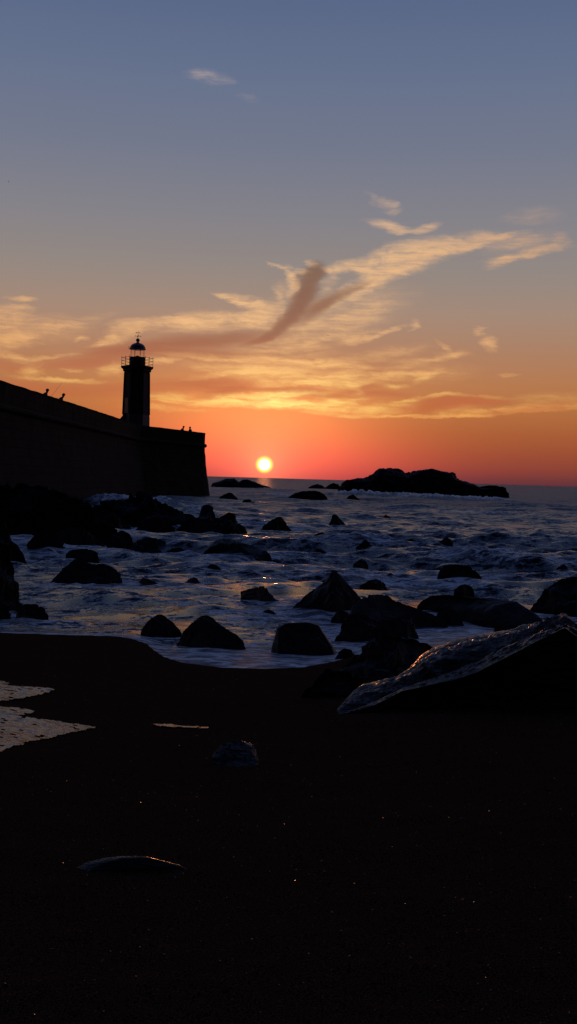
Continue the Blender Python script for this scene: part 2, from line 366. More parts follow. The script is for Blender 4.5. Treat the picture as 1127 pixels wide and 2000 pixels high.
def plain(name, c, rough, metal=0.0, ns=8.0):
    m, G_, b = material(name); p = geo_pos(G_); n = G_.noise(p, ns, 5, 0.6)
    G_.put(b.inputs['Base Color'], G_.mix(G_.mapr(n, 0.3, 0.7, 0, 1), tuple(x * 0.75 for x in c) + (1,), tuple(x * 1.15 for x in c) + (1,)))
    b.inputs['Roughness'].default_value = rough; b.inputs['Metallic'].default_value = metal
    bump(G_, b, n, 0.01, 0.5); return m
TOWER = plain('weathered_granite', (0.035, 0.027, 0.025), 0.85)
PLINTH = plain('whitewashed_plinth', (0.13, 0.11, 0.105), 0.85)
REDP = plain('dark_red_paint', (0.06, 0.012, 0.010), 0.5)
IRON = plain('painted_iron', (0.03, 0.02, 0.02), 0.5)
CLOTH = plain('dark_cloth', (0.02, 0.02, 0.025), 0.9)
TROUS = plain('dark_trousers', (0.015, 0.015, 0.02), 0.9)
SKIN = plain('skin', (0.22, 0.13, 0.09), 0.6)
HAIR = plain('dark_hair', (0.012, 0.01, 0.008), 0.6)
CARBON = plain('rod_carbon', (0.02, 0.02, 0.02), 0.4)
BIRD = plain('gull_feathers', (0.12, 0.11, 0.11), 0.8)
m, G_, b = material('lantern_glass')
G_.n.remove(b); tr = G_.n.new('ShaderNodeBsdfTransparent'); tr.inputs[0].default_value = (0.93, 0.93, 0.92, 1)
gl = G_.n.new('ShaderNodeBsdfGlossy'); gl.inputs['Roughness'].default_value = 0.05
mx = G_.n.new('ShaderNodeMixShader'); fr = G_.n.new('ShaderNodeFresnel'); fr.inputs[0].default_value = 1.12
G_.l.new(fr.outputs[0], mx.inputs[0]); G_.l.new(tr.outputs[0], mx.inputs[1]); G_.l.new(gl.outputs[0], mx.inputs[2])
G_.l.new(mx.outputs[0], G_.n['Material Output'].inputs[0]); GLASS = m

# ------------------------------------------------------------------ beach
SH = [(-900,1215),(-300,1226),(0,1236),(120,1240),(225,1243),(262,1249),(288,1258),(303,1270),(322,1283),(360,1294),(430,1303),(520,1306),(590,1303),(640,1294),(680,1285),(740,1275),(860,1268),(1127,1262),(1700,1250)]
shp = np.array([at_z(x, y, 0.0)[:2] for x, y in SH])
def y_shore(x): return np.interp(x, shp[:, 0], shp[:, 1], left=shp[0, 1], right=shp[-1, 1])
def sand_z(x, y, detail=True):
    d = y_shore(x) - y
    up = np.maximum(d, 0); dn = np.minimum(d, 0)
    z = 1.12 * (1 - np.exp(-up / 8.5)) + 0.10 * dn
    z = np.maximum(z, -3.0)
    if detail:
        k = np.clip(d / 2.5, 0, 1)
        z = z + k * (0.030 * fbm(x * 0.55, y * 0.9, oct=3) + 0.010 * fbm(x * 3.1, y * 4.2, oct=3)) + 0.0035 * fbm(x * 11, y * 15, oct=3)
    return z
def on_sand(px, py):
    d = ray(px, py); lo, hi = 0.5, 60.0
    f = lambda t: (CAM + d * t)[2] - float(sand_z(np.array([(CAM + d * t)[0]]), np.array([(CAM + d * t)[1]]), False)[0])
    for _ in range(50):
        mid = (lo + hi) / 2
        if f(mid) > 0: lo = mid
        else: hi = mid
    return CAM + d * lo
xs = np.unique(np.concatenate([np.linspace(-60, -7, 60), np.linspace(-7, 7, 560), np.linspace(7, 60, 60)]))
ys = np.unique(np.concatenate([np.linspace(-40, 2, 50), np.linspace(2, 8, 330), np.linspace(8, 21, 340), np.linspace(21, 60, 30)]))
X, Y = np.meshgrid(xs, ys, indexing='ij')
Z = sand_z(X, Y)
V = np.stack([X.ravel(), Y.ravel(), Z.ravel()], 1)
sand = mesh_from('sand_beach', V, grid_faces(len(xs), len(ys)), SAND)
tag(sand, 'dark wet sand sloping down to the surf', 'sand', kind='structure')

# ------------------------------------------------------------------ rocks
foot = []        # footprints used for the foam round each rock: x, y, rx, ry
def finish_rock(name, V, nu, nv, mat, label, cat='rock', group=None, kind=None):
    c = V.mean(0)
    Fq = grid_faces(nu, nv)
    o = mesh_from(name, V - np.array([c[0], c[1], 0]), Fq, mat)
    o.location = (c[0], c[1], 0)
    o.data.flip_normals() if False else None
    tag(o, label, cat, group, kind); return o
def rock(label, outline, base, name='rock', mat=None, T=None, p=0.42, rough=0.095, nu=72, nv=44, seed=0, sandy=False, crest=0.55, group=None, planes=18, lean=0.0, cat='rock'):
    """A boulder: crest line in its own plane, faceted front and back slopes, real thickness, bottom sunk in water or sand."""
    rg = np.random.RandomState(seed + 11)
    ox = np.array([a for a, _ in outline], float); oy = np.array([c for _, c in outline], float)
    bl, br_ = base if isinstance(base, tuple) else (base, base)
    cxp = (ox[0] + ox[-1]) / 2
    bm_ = (bl + br_) / 2
    B = on_sand(cxp, bm_) if sandy else at_z(cxp, bm_, 0.0)
    D0 = B[1]
    wid = (ox[-1] - ox[0]) / F * D0
    T = (0.75 * wid if T is None else T)
    Dc = D0 + T * crest
    if D0 < 26 and not sandy: nu, nv = max(nu, 110), max(nv, 64)
    t = np.linspace(0, 1, nu)
    pxs = ox[0] + t * (ox[-1] - ox[0]); pys = np.interp(pxs, ox, oy)
    ker = np.array([.25, .5, .25]); pp = np.pad(pys, 1, mode='edge'); pys = np.convolve(pp, ker, 'valid') if D0 > 30 else pys
    # depth varies along the rock when its waterline slants in the picture
    Bl = (on_sand(ox[0], bl) if sandy else at_z(ox[0], bl, 0.0))[1]; Br = (on_sand(ox[-1], br_) if sandy else at_z(ox[-1], br_, 0.0))[1]
    if isinstance(base, tuple): Dl = Bl + (Br - Bl) * t + T * crest
    else: Dl = np.full(nu, Dc)
    C = np.array([at_depth(a, c, d) for a, c, d in zip(pxs, pys, Dl)])
    zb = (float(B[2]) - 0.25 * min(1, wid)) if sandy else -0.55
    zb -= 0.02 * wid
    e = np.clip(np.sin(np.pi * np.clip(t, 0.0, 1.0)), 0, 1) ** 0.55
    e = 0.10 + 0.90 * e
    e = e * (1 + 0.18 * fbm(t * 5 + seed, t * 0 + seed * 1.7, oct=2))
    vq = np.linspace(0, 1, nv)
    V = np.zeros((nu, nv, 3))
    H = C[:, 2] - zb
    wob = 0.25 * fbm(t * 3.0 + seed * 3.1, t * 0 + 4.2, oct=2)
    for j, v in enumerate(vq):
        if v < 0.6:
            s = v / 0.6; a = s * math.pi / 2
            off = -T * crest * np.power(max(math.cos(a), 0), 1.0) * e * (1 + wob); h = math.sin(a) ** p
        else:
            s = (v - 0.6) / 0.4; a = s * math.pi / 2
            off = T * (1 - crest) * math.sin(a) * e; h = max(math.cos(a), 0) ** p
        V[:, j, 0] = C[:, 0] * 1.0 + lean * (1 - h) * T
        V[:, j, 1] = C[:, 1] + off
        V[:, j, 2] = zb + H * h
    # flat facets: cut the swelling front and back with a few random planes
    cen = np.array([C[:, 0].mean(), C[:, 1].mean(), zb + 0.35 * H.max()])
    scl = np.array([wid / 2, T / 2, 0.65 * H.max()])
    cy_ = C[:, 1] - C[:, 1].mean()
    V[..., 1] -= cy_[:, None]
    Q = (V - cen) / scl
    for _ in range(planes):
        n = np.array([rg.uniform(-0.55, 0.55), -1.0 if rg.rand() < 0.7 else 1.0, rg.uniform(0.05, 0.75)]); n /= np.linalg.norm(n)
        dd = Q @ n; off = np.quantile(dd, rg.uniform(0.56, 0.88))
        Q = Q - np.clip(dd - off, 0, None)[..., None] * n * 0.97
    V = Q * scl + cen
    V[..., 1] += cy_[:, None]
    s = max(0.25, min(wid, 3.5))
    k = 2.2 / s
    q = V * k + seed * 7.7
    nz = fbm(q[..., 0], q[..., 1], q[..., 2], 6, 0.62)
    rd = fbm(q[..., 0] * 1.7 + 3, q[..., 1] * 1.7, q[..., 2] * 1.7, 4, 0.5, True)
    nrm = Q / np.maximum(np.linalg.norm(Q, axis=2, keepdims=True), 1e-3)
    sm = min(wid, T, 2.0 * H.max())
    st_ = (q[..., 2] * 1.5 + q[..., 0] * rg.uniform(-.5, .5) + q[..., 1] * .3 + nz * .5); saw = st_ - np.floor(st_)
    V = V + nrm * ((nz * 1.15 - np.clip(rd - 0.45, 0, None) * 1.6 + (saw - .5) * .45) * rough * sm)[..., None]
    # let the facets and cracks shape the faces but keep the skyline and the width that were measured
    hv = V[..., 2].max(1) - zb
    fz = np.clip((H + 1e-3) / np.maximum(hv, 1e-3), 0.7, 2.6)
    fz = np.convolve(np.pad(fz, 2, mode='edge'), np.array([.1, .2, .4, .2, .1]), 'valid')
    V[..., 2] = zb + (V[..., 2] - zb) * fz[:, None]
    x0_, x1_ = V[..., 0].min(), V[..., 0].max(); X0_, X1_ = C[:, 0].min(), C[:, 0].max()
    V[..., 0] = X0_ + (V[..., 0] - x0_) * (X1_ - X0_) / max(x1_ - x0_, 1e-3)
    # pinch both ends shut
    for i in (0, nu - 1):
        V[i] = V[i] * 0.15 + np.array([C[i, 0], C[i, 1], zb]) * 0.85
    foot.append((C[:, 0].mean(), (D0 + Dc) / 2 + T * 0.1, wid / 2, T / 2, sandy))
    return finish_rock(name, V.reshape(-1, 3), nu, nv, mat or ROCK, label, cat, group)

G1 = 'rocks standing in the surf'; G2 = 'rocks on the sand by the waterline'; G3 = 'dark outcrops under the pier wall'
# far islets
rock('long humped black islet on the horizon right of the sun', [(656,956),(660,946),(664,938),(680,934),(709,933),(716,930),(722,924),(735,915),(756,914),(776,921),(790,927),(797,920),(815,918),(836,915),(850,920),(872,922),(884,933),(914,944),(930,953),(950,952),(966,948),(980,949),(988,955),(994,968)], 969, 'rock_islet', ROCKFAR, T=15, nu=220, nv=50, rough=0.04, p=0.42, seed=1, planes=4, cat='islet')
rock('small two humped islet on the horizon just below the sun', [(411,951),(416,943),(428,940),(440,935),(458,934),(467,941),(474,937),(483,936),(497,941),(510,946),(530,952)], 952, 'rock_islet', ROCKFAR, T=6, nu=120, nv=36, rough=0.03, p=0.42, planes=3, seed=2, cat='islet')
rock('tiny domed far rock touching the left end of the long islet', [(633,954),(638,947),(650,943),(663,946),(668,954)], 955, 'rock', ROCKFAR, T=4, nu=48, nv=28, seed=3, group=G1)
rock('tiny low far rock left of the domed one before the islet', [(600,953),(608,948),(620,945),(633,948),(638,954)], 954, 'rock', ROCKFAR, T=4, nu=48, nv=28, seed=4, group=G1)
rock('flat dark rock in white surf in front of the long islet', [(553,973),(562,964),(585,959),(608,958),(632,960),(642,966),(650,976)], 977, 'rock', ROCKFAR, T=6, nu=80, nv=36, seed=5, group=G1)
rock('small pointed rock in the surf under the left part of the islet', [(672,976),(682,968),(692,966),(704,975)], 976, 'rock', ROCKFAR, T=1.5, nu=48, nv=28, seed=6, group=G1)
# pier end rocks
rock('low rock in red lit water just beyond the pier end', [(424,974),(432,966),(442,962),(456,963),(464,975)], 976, 'rock', ROCKFAR, T=2.5, nu=48, nv=28, seed=7, group=G1)
rock('thin flat rock awash right of the pier foot', [(466,982),(476,976),(490,975),(502,981),(510,984)], 985, 'rock', ROCKFAR, T=2, nu=48, nv=28, seed=8, group=G1)
rock('long black reef running out below the foot of the pier wall', [(150,1012),(165,990),(185,978),(215,975),(255,974),(268,962),(285,958),(312,966),(332,973),(345,984),(368,992),(392,1004),(412,1018),(424,1030)], 1031, 'rock_reef', ROCKFAR, T=9, nu=170, nv=50, seed=9, group=G3, rough=0.09, p=0.45, cat='reef')
rock('square topped block at the seaward end of the reef', [(378,1028),(384,1003),(391,989),(404,985),(420,988),(424,1004),(433,1032)], 1033, 'rock', ROCK, T=1.6, seed=10, group=G3)
rock('jagged split rock at the tip of the reef below the sun', [(412,1030),(422,1012),(434,1006),(446,1000),(463,1002),(471,1010),(473,1021),(483,1028),(487,1038)], 1039, 'rock', ROCK, T=1.6, seed=11, group=G3)
rock('broad black outcrop banked against the pier wall at left', [(-260,965),(-120,950),(-30,948),(60,944),(130,950),(158,958),(174,972),(182,996),(196,1010),(215,1022),(238,1026),(252,1038),(263,1056)], 1061, 'rock_outcrop', ROCKFAR, T=7, nu=170, nv=54, seed=12, group=G3, rough=0.09, p=0.42, cat='outcrop')
rock('rounded black boulder at the right foot of the outcrop', [(92,1072),(104,1045),(122,1033),(140,1029),(176,1031),(192,1037),(214,1047),(222,1062),(224,1072)], 1074, 'boulder', ROCK, seed=13, group=G3, p=0.6, cat='boulder')
rock('slanting dark boulder between outcrop and tall left rock', [(45,1080),(62,1048),(84,1032),(104,1036),(120,1056),(138,1078)], 1082, 'boulder', ROCK, seed=14, group=G3, cat='boulder')
rock('wedge shaped boulder at the left frame edge under the outcrop', [(-70,1060),(-30,1024),(4,1013),(20,1022),(42,1056),(64,1090)], 1092, 'boulder', ROCK, seed=15, group=G3, cat='boulder')
# surf rocks, far to near
rock('low peaked rock under the sun beyond the reef tip', [(508,1031),(524,1020),(540,1010),(556,1009),(566,1018),(578,1030)], 1032, seed=16, group=G1)
rock('small cone shaped rock in open water', [(638,1029),(645,1018),(652,1005),(660,1005),(668,1014),(680,1028)], 1030, seed=17, group=G1, rough=.03)
rock('dark lump behind a thin breaking crest right of centre', [(652,1061),(660,1046),(670,1040),(684,1038),(690,1047),(700,1060)], 1062, seed=18, group=G1)
rock('wave washed low rock at the right of the dark lump', [(690,1072),(700,1062),(712,1053),(724,1058),(738,1073)], 1074, seed=19, group=G1)
rock('tiny dark rock alone in the waves at right', [(782,1065),(792,1056),(802,1052),(812,1056),(822,1065)], 1066, seed=20, group=G1, nu=48, nv=28)
rock('flat topped dark slab alone in the right hand waves', [(842,1118),(848,1106),(862,1103),(892,1102),(926,1105),(936,1114),(948,1132)], 1136, seed=21, group=G1, p=0.5)
rock('long low rock with an orange lit back ridge', [(388,1083),(398,1066),(412,1053),(428,1050),(450,1055),(480,1063),(508,1071),(526,1077),(532,1085),(534,1093)], (1083, 1095), seed=22, group=G1, T=1.1, p=0.6)
rock('knobbly low rock left of the orange ridged one', [(246,1070),(254,1058),(264,1055),(288,1059),(312,1071),(324,1078),(334,1086)], 1086, seed=23, group=G1, T=1.0)
rock('flat dark ledge just behind the knobbly low rock', [(262,1058),(274,1052),(288,1049),(306,1052),(324,1058)], 1060, seed=24, group=G1, T=1.0, nu=48, nv=28)
rock('small awash rock right of the knobbly low rock', [(322,1078),(334,1072),(350,1070),(366,1078)], 1080, seed=25, group=G1, nu=48, nv=28)
rock('small dark mound between two waves near centre left', [(390,1118),(400,1106),(410,1101),(422,1103),(434,1108),(450,1118)], 1121, seed=26, group=G1)
rock('large whaleback boulder in blue foam at left', [(92,1139),(104,1122),(120,1106),(138,1092),(152,1089),(166,1098),(182,1102),(204,1100),(222,1107),(238,1118),(252,1138)], 1143, 'boulder', seed=27, group=G1, p=0.6, cat='boulder')
rock('low tail rock trailing right of the whaleback boulder', [(246,1142),(258,1131),(274,1127),(292,1129),(312,1137),(334,1144),(354,1155)], (1146, 1160), seed=28, group=G1, T=0.9)
rock('tall upright black rock cut by the left frame edge', [(-130,1080),(-80,1052),(-20,1050),(10,1054),(19,1066),(23,1090),(28,1120),(35,1150),(40,1180),(44,1190)], 1190, 'rock', seed=29, group=G1, p=0.35, T=1.3, nu=90, nv=60)
rock('smooth low boulder at the foot of the tall left rock', [(20,1200),(30,1186),(48,1180),(74,1180),(90,1187),(100,1202)], 1206, 'boulder', seed=30, group=G1, p=0.5, cat='boulder')
rock('rounded stone half out of frame below the tall left rock', [(-50,1200),(-35,1178),(-8,1170),(10,1177),(18,1190),(22,1203)], 1206, 'boulder', seed=31, group=G1, p=0.5, cat='boulder')
rock('ragged stepped rock left of the tall pyramid', [(460,1178),(464,1155),(478,1153),(492,1150),(506,1146),(519,1145),(526,1156),(542,1168),(560,1186)], (1180, 1190), seed=32, group=G1, T=0.9)
rock('large pyramid shaped black rock in the middle surf', [(560,1200),(576,1180),(598,1159),(620,1143),(640,1125),(656,1115),(668,1117),(690,1135),(706,1153),(722,1178),(728,1200)], 1207, 'boulder', seed=33, group=G1, rough=.03, T=1.5, nu=96, nv=56, cat='boulder')
rock('long dark ledge behind the blue foam at right', [(806,1186),(812,1172),(824,1163),(860,1162),(915,1167),(960,1170),(1008,1176),(1036,1192),(1062,1209),(1084,1226),(1100,1240)], (1195, 1240), 'rock_ledge', ROCKFAR, seed=34, group=G1, T=0.5, nu=130, nv=50, p=0.28, rough=.06, cat='ledge')
rock('big round boulder at the right edge with an orange glinting shoulder', [(1016,1180),(1024,1164),(1042,1150),(1058,1141),(1078,1130),(1100,1126),(1140,1124),(1190,1132),(1230,1160),(1250,1196)], 1202, 'boulder', seed=35, group=G1, p=0.5, T=1.8, nu=110, nv=60, cat='boulder')
rock('small domed boulder left of the rounded shoreline rock', [(264,1232),(276,1217),(290,1206),(306,1201),(322,1201),(338,1207),(352,1219),(364,1236)], 1240, 'boulder', seed=36, group=G1, cat='boulder')
rock('hunched black boulder at the back of the foam tongue', [(328,1256),(342,1234),(362,1219),(378,1210),(392,1202),(408,1202),(424,1208),(444,1224),(468,1240),(480,1252),(490,1266)], 1268, 'boulder', seed=37, group=G1, cat='boulder', nu=90, nv=54, rough=.035)
rock('trapezoid rock with a flat wet top behind the foam tongue', [(528,1272),(534,1248),(544,1217),(558,1213),(600,1213),(622,1219),(634,1236),(648,1258),(660,1278)], 1279, 'boulder', seed=38, group=G1, p=0.2, crest=0.7, cat='boulder', nu=90, nv=54, rough=.03, planes=4)
rock('streaked slab coloured pale as if lit, sloping down behind the rock cluster', [(672,1206),(684,1188),(700,1170),(716,1160),(742,1160),(770,1171),(802,1181),(832,1190),(856,1199),(874,1212),(886,1228)], 1229, 'rock_slab', ROCKLIT, seed=39, group=G2, p=0.6, crest=0.7, planes=12, nu=110, nv=60, rough=.07, T=1.1, cat='slab')
rock('black rock wedged in front of the pale streaked slab', [(642,1246),(650,1224),(662,1203),(688,1196),(716,1200),(740,1213),(760,1226),(772,1246)], 1251, seed=40, group=G2, T=0.7)
rock('blocky dark rock at the right of the wedged one', [(716,1252),(728,1224),(742,1212),(768,1208),(792,1204),(812,1206),(816,1232),(826,1252)], 1258, seed=41, group=G2, T=0.6, p=0.5)
rock('broad rounded black rock at the head of the beach cluster', [(664,1318),(676,1288),(692,1266),(712,1254),(742,1246),(790,1247),(826,1253),(844,1260),(862,1278),(880,1310)], 1334, 'boulder', ROCK, seed=42, group=G2, T=0.9, sandy=True, nu=100, nv=56, p=0.6, cat='boulder')
rock('low peaked rock on wet sand left of the great slanting rock', [(584,1362),(594,1336),(606,1316),(620,1303),(646,1309),(680,1311),(700,1318),(716,1334),(734,1366)], 1372, 'boulder', ROCKBIG, seed=43, group=G2, T=0.7, sandy=True, nu=96, nv=54, cat='boulder')
rock('small lone stone with a pale wet top on the open sand', [(413,1492),(418,1468),(432,1452),(452,1445),(474,1446),(492,1456),(502,1474),(514,1498)], 1502, 'stone', ROCKBIG, seed=44, group=G2, T=0.40, sandy=True, nu=90, nv=60, p=0.2, crest=0.75, rough=.05, planes=2, cat='stone')
rock('flat stone almost buried in the near sand', [(140,1698),(165,1684),(200,1676),(240,1672),(285,1673),(320,1682),(350,1690),(380,1704)], 1712, 'stone', ROCKBIG, seed=45, group=G2, T=0.12, sandy=True, nu=100, nv=40, p=0.5, crest=0.8, rough=.08, planes=3, cat='stone')
rock('tiny dark pebble sized rock beside the great slanting rock crest', [(962,1240),(966,1226),(974,1219),(982,1224),(990,1240)], 1242, 'rock', ROCKBIG, seed=46, group=G2, T=0.15, nu=40, nv=24)

rock('dark lump on the near left flank of the reef below the wall', [(262,1030),(276,1012),(296,1000),(318,1003),(340,1016),(352,1032)], 1036, seed=51, group=G3, T=1.2, nu=60, nv=36)
rock('broken low block between the outcrop and the reef', [(176,1024),(186,1006),(204,996),(222,1000),(244,1014),(256,1030)], 1034, seed=52, group=G3, T=1.2, nu=60, nv=36)
rock('flat topped lump in front of the square block of the reef', [(340,1034),(356,1018),(376,1010),(398,1014),(416,1032)], 1038, seed=53, group=G3, T=1.0, nu=60, nv=36)
rock('dark knob on the outer end of the broad outcrop', [(206,1058),(218,1042),(236,1036),(250,1042),(262,1060)], 1064, seed=54, group=G3, T=.8, nu=60, nv=36)
rock('low rubble stone awash under the big boulder by the outcrop', [(122,1084),(140,1074),(165,1072),(186,1078),(196,1088)], 1090, seed=55, group=G3, T=.7, nu=60, nv=36)
rock('square shouldered rock behind the tip of the pale slab', [(846,1204),(852,1192),(862,1186),(884,1188),(900,1200),(906,1216)], 1219, seed=81, group=G2, T=.5, p=.4)
rock('sharp edged low rock squeezed between pyramid and trapezoid rock', [(640,1210),(650,1200),(664,1192),(682,1196),(694,1212)], 1216, seed=82, group=G2, T=.5)
rock('low broken stone between the cluster head and the great rock', [(820,1292),(832,1276),(848,1266),(868,1270),(886,1284),(896,1300)], 1306, seed=83, group=G2, T=.4)
rock('flat broken rock left of the cluster head at the waterline', [(648,1284),(658,1272),(672,1266),(692,1270),(704,1288)], 1292, seed=84, group=G2, T=.4)
AW = [(600,652,1040,1052,'left of the dark lump and below the cone'), (566,606,1104,1112,'up and left of the tall pyramid'), (686,722,1092,1101,'between the pyramid and the wave washed rock'),
      (742,782,1120,1130,'midway between pyramid and flat topped slab'), (1046,1084,1077,1087,'far out above the right edge boulder'), (500,548,1190,1200,'just below the ragged stepped rock'),
      (598,646,1072,1081,'right of the long orange ridged rock'), (1080,1112,1102,1110,'nearest above the right edge boulder'), (856,888,1050,1058,'farthest right in the open water'),
      (738,768,1006,1012,'close in front of the long islet'), (356,396,1128,1137,'right of the whaleback and its tail'), (884,930,1142,1152,'between flat topped slab and dark ledge'), (700,760,1132,1143,'at the right shoulder of the pyramid')]
for i_, (a_, b_, t_, c_, wh) in enumerate(AW):
    rock('small dark rock barely awash ' + wh, [(a_, c_), (a_ + .3 * (b_ - a_), t_ + 2), (a_ + .55 * (b_ - a_), t_ - 1), (a_ + .8 * (b_ - a_), t_ + 3), (b_, c_)], c_ + 1, seed=60 + i_, group='small rocks barely breaking the surface', T=.7, nu=44, nv=26)

# the great slanting rock in the right foreground
def great_rock():
    A = [(640,1402),(700,1416),(800,1446),(900,1476),(1000,1500),(1127,1520),(1260,1530),(1330,1530)]
    Bc = [(656,1396),(690,1391),(740,1374),(785,1350),(840,1338),(885,1328),(930,1314),(975,1291),(1020,1268),(1065,1245),(1103,1227),(1127,1245),(1150,1264),(1210,1312),(1330,1400)]
    Cc = [(654,1392),(672,1370),(690,1350),(708,1338),(740,1330),(772,1326),(800,1306),(822,1281),(852,1263),(900,1247),(950,1239),(1000,1232),(1050,1222),(1084,1214),(1102,1214),(1127,1234),(1150,1254),(1210,1300),(1330,1390)]
    nu, = (260,)
    t = np.linspace(0, 1, nu) ** 0.9
    def xs_(c): return c[0][0] + t * (c[-1][0] - c[0][0])
    xa, xb, xc = xs_(A), xs_(Bc), xs_(Cc)
    ya = np.interp(xa, *zip(*A)); yb = np.interp(xb, *zip(*Bc)); yc = np.interp(xc, *zip(*Cc))
    a3 = np.array([on_sand(x, y) for x, y in zip(xa, ya)]); a3[:, 2] -= 0.18
    Dtip = on_sand(655, 1396)[1]
    Db = Dtip + 0.05 - 0.25 * t
    Dc = Db + 0.10 + 1.0 * np.sin(np.pi * np.clip(t * 1.05, 0, 1) ** 0.75) ** 0.8
    b3 = np.array([at_depth(x, y, d) for x, y, d in zip(xb, yb, Db)])
    a3 = b3.copy(); a3[:, 1] -= 0.02 + 0.10 * t; a3[:, 2] = sand_z(a3[:, 0], a3[:, 1], False) - 0.2
    c3 = np.array([at_depth(x, y, d) for x, y, d in zip(xc, yc, Dc)])
    d3 = c3.copy(); d3[:, 1] += 0.35 + 0.3 * np.sin(np.pi * t); d3[:, 2] = -0.2
    rows = []
    n1, n2, n3 = 34, 60, 16
    for k in range(n1):
        s = k / n1; r = a3 * (1 - s) + b3 * s; r = r.copy()
        r[:, 1] += 0.10 * math.sin(math.pi * s) * np.sin(np.pi * t); rows.append(r)
    for k in range(n2):
        s = k / n2; r = b3 * (1 - s) + c3 * s; r = r.copy()
        g0 = 0.30 + 0.13 * fbm(t * 4.0 + 2, t * 0 + 1.3, oct=3); g1_ = 0.72 + 0.12 * fbm(t * 3.0 + 8, t * 0 + 5.3, oct=3)
        r[:, 2] += (0.03 * math.sin(math.pi * s) - 0.085 * np.exp(-((s - g0) / .07) ** 2) + 0.05 * np.clip((s - g0) / .2, 0, 1) * (1 - s) - 0.05 * np.exp(-((s - g1_) / .05) ** 2)) * np.sin(np.pi * t) ** .5; rows.append(r)
    for k in range(n3 + 1):
        s = k / n3; r = c3 * (1 - s) + d3 * s; r = r.copy()
        r[:, 1] += 0.15 * math.sin(math.pi * s); rows.append(r)
    V = np.stack(rows, 1)
    nv = V.shape[1]
    mid = V.mean(axis=1, keepdims=True); nr = V - mid; nr /= np.maximum(np.linalg.norm(nr, axis=2, keepdims=True), .05)
    nr[..., 0] = 0
    q = V.copy(); al = q[..., 0] * 1.3 + q[..., 2] * 0.7
    n = 0.050 * fbm(al * 1.5, q[..., 1] * 6.5, q[..., 2] * 5, 5, .6, True) + 0.035 * fbm(al * 3.6, q[..., 1] * 17, q[..., 2] * 14, 4, .6, True) + 0.012 * fbm(q[..., 0] * 1.4, q[..., 1] * 1.6, q[..., 2] * 1.8, 2)
    env = np.sin(np.pi * np.clip(t, 0.0, 1)) ** 0.3
    jj = np.arange(nv); wr = 1 - 0.65 * np.exp(-((jj - n1) / 5.0) ** 2) - 0.6 * np.exp(-((jj - n1 - n2) / 5.0) ** 2); wr[:n1] *= 0.5
    V = V + nr * (n * env[:, None] * wr[None, :])[..., None]
    V[0] = V[0] * 0.2 + V[0].mean(0) * 0.8; V[-1] = V[-1] * .2 + V[-1].mean(0) * .8
    finish_rock('boulder', V.reshape(-1, 3), nu, nv, ROCKBIG, 'great slanting rock with a glistening ridged top in the right foreground', 'boulder', G2)
    foot.append((V[..., 0].mean(), V[..., 1].mean() + .3, 1.2, 0.6, True))
great_rock()

# ------------------------------------------------------------------ sea
cols = np.concatenate([np.tan(np.radians(np.linspace(-72, -18, 40)[:-1])), np.linspace(math.tan(math.radians(-18)), math.tan(math.radians(18)), 470), np.tan(np.radians(np.linspace(18, 72, 40)[1:]))])
inv = np.linspace(1 / 11.0, 1 / 300.0, 1350)
dist = np.concatenate([1 / inv, np.geomspace(300, 45000, 110)[1:]])
TT, DD = np.meshgrid(cols, dist, indexing='ij')
X = TT * DD; Y = DD.copy()
step = np.gradient(dist)[None, :] * np.ones_like(X)
rw = np.random.RandomState(21)
Z = np.zeros_like(X); OX = np.zeros_like(X); OY = np.zeros_like(X)
wx = X + 1.6 * fbm(X * 0.09, Y * 0.12, oct=3); wy = Y + 1.6 * fbm(X * 0.08 + 50, Y * 0.11 + 9, oct=3)
gustn = 0.75 + 0.5 * fbm(X * 0.05 + 3, Y * 0.05, oct=3)
for k in range(46):
    lam = 0.55 * (26.0 ** (k / 45.0))            # 0.55 .. 14 m
    ang = rw.normal(0.0, 0.55) + 0.15
    a = 0.0150 * lam ** 0.72 * (1.0 + 0.5 * math.exp(-((lam - 0.9) / 0.8) ** 2))
    kk = 2 * math.pi / lam; kx, ky = kk * math.sin(ang), kk * math.cos(ang)
    ph = kx * wx + ky * wy + rw.uniform(0, 6.28)
    fil = np.clip((lam / np.maximum(step, 1e-3) - 2.0) / 3.0, 0, 1) * gustn
    Z += a * fil * (np.cos(ph)); OX -= 0.75 * a * fil * np.sin(ph) * math.sin(ang); OY -= 0.75 * a * fil * np.sin(ph) * math.cos(ang)
dsh = Y - y_shore(X)                              # distance out from the waterline
calm = np.clip((dsh - 0.2) / 7.0, 0, 1) ** 0.8
Z *= 0.05 + 0.85 * calm
slopeZ = np.gradient(Z, axis=1) / step
foam = 0.17 * np.exp(-np.clip(dsh, 0, None) / 26.0) + 0.16
foam += (0.50 + 0.2 * fbm(X * 3, Y * 3, oct=3)) * np.exp(-((dsh - 0.05) / 0.33) ** 2) + 0.20 * np.exp(-((X - 0.0) / 1.3) ** 2 - ((Y - 15.2) / 1.2) ** 2)
foam += np.clip(Z / 0.22, -0.5, 1.0) * 0.26 * calm
foam += 0.24 * fbm(X * 0.14 + 7, Y * 0.10, oct=4) + 0.16 * fbm(X * 0.7, Y * 1.6, oct=4)
foam -= 0.16 * np.clip((Y - 60) / 120, 0, 1)
foam *= np.clip(1.15 - (Y - 200) / 600.0, 0.35, 1)
for (fx, fy, rx, ry, sandy) in foot:
    if sandy: continue
    r = np.sqrt(((X - fx) / (rx + .2)) ** 2 + ((Y - fy) / (ry + .25)) ** 2)
    foam += 0.36 * np.exp(-np.clip(r - 1.0, 0, None) * rx / 0.5) * np.clip(rx / 1.0, .3, 1)
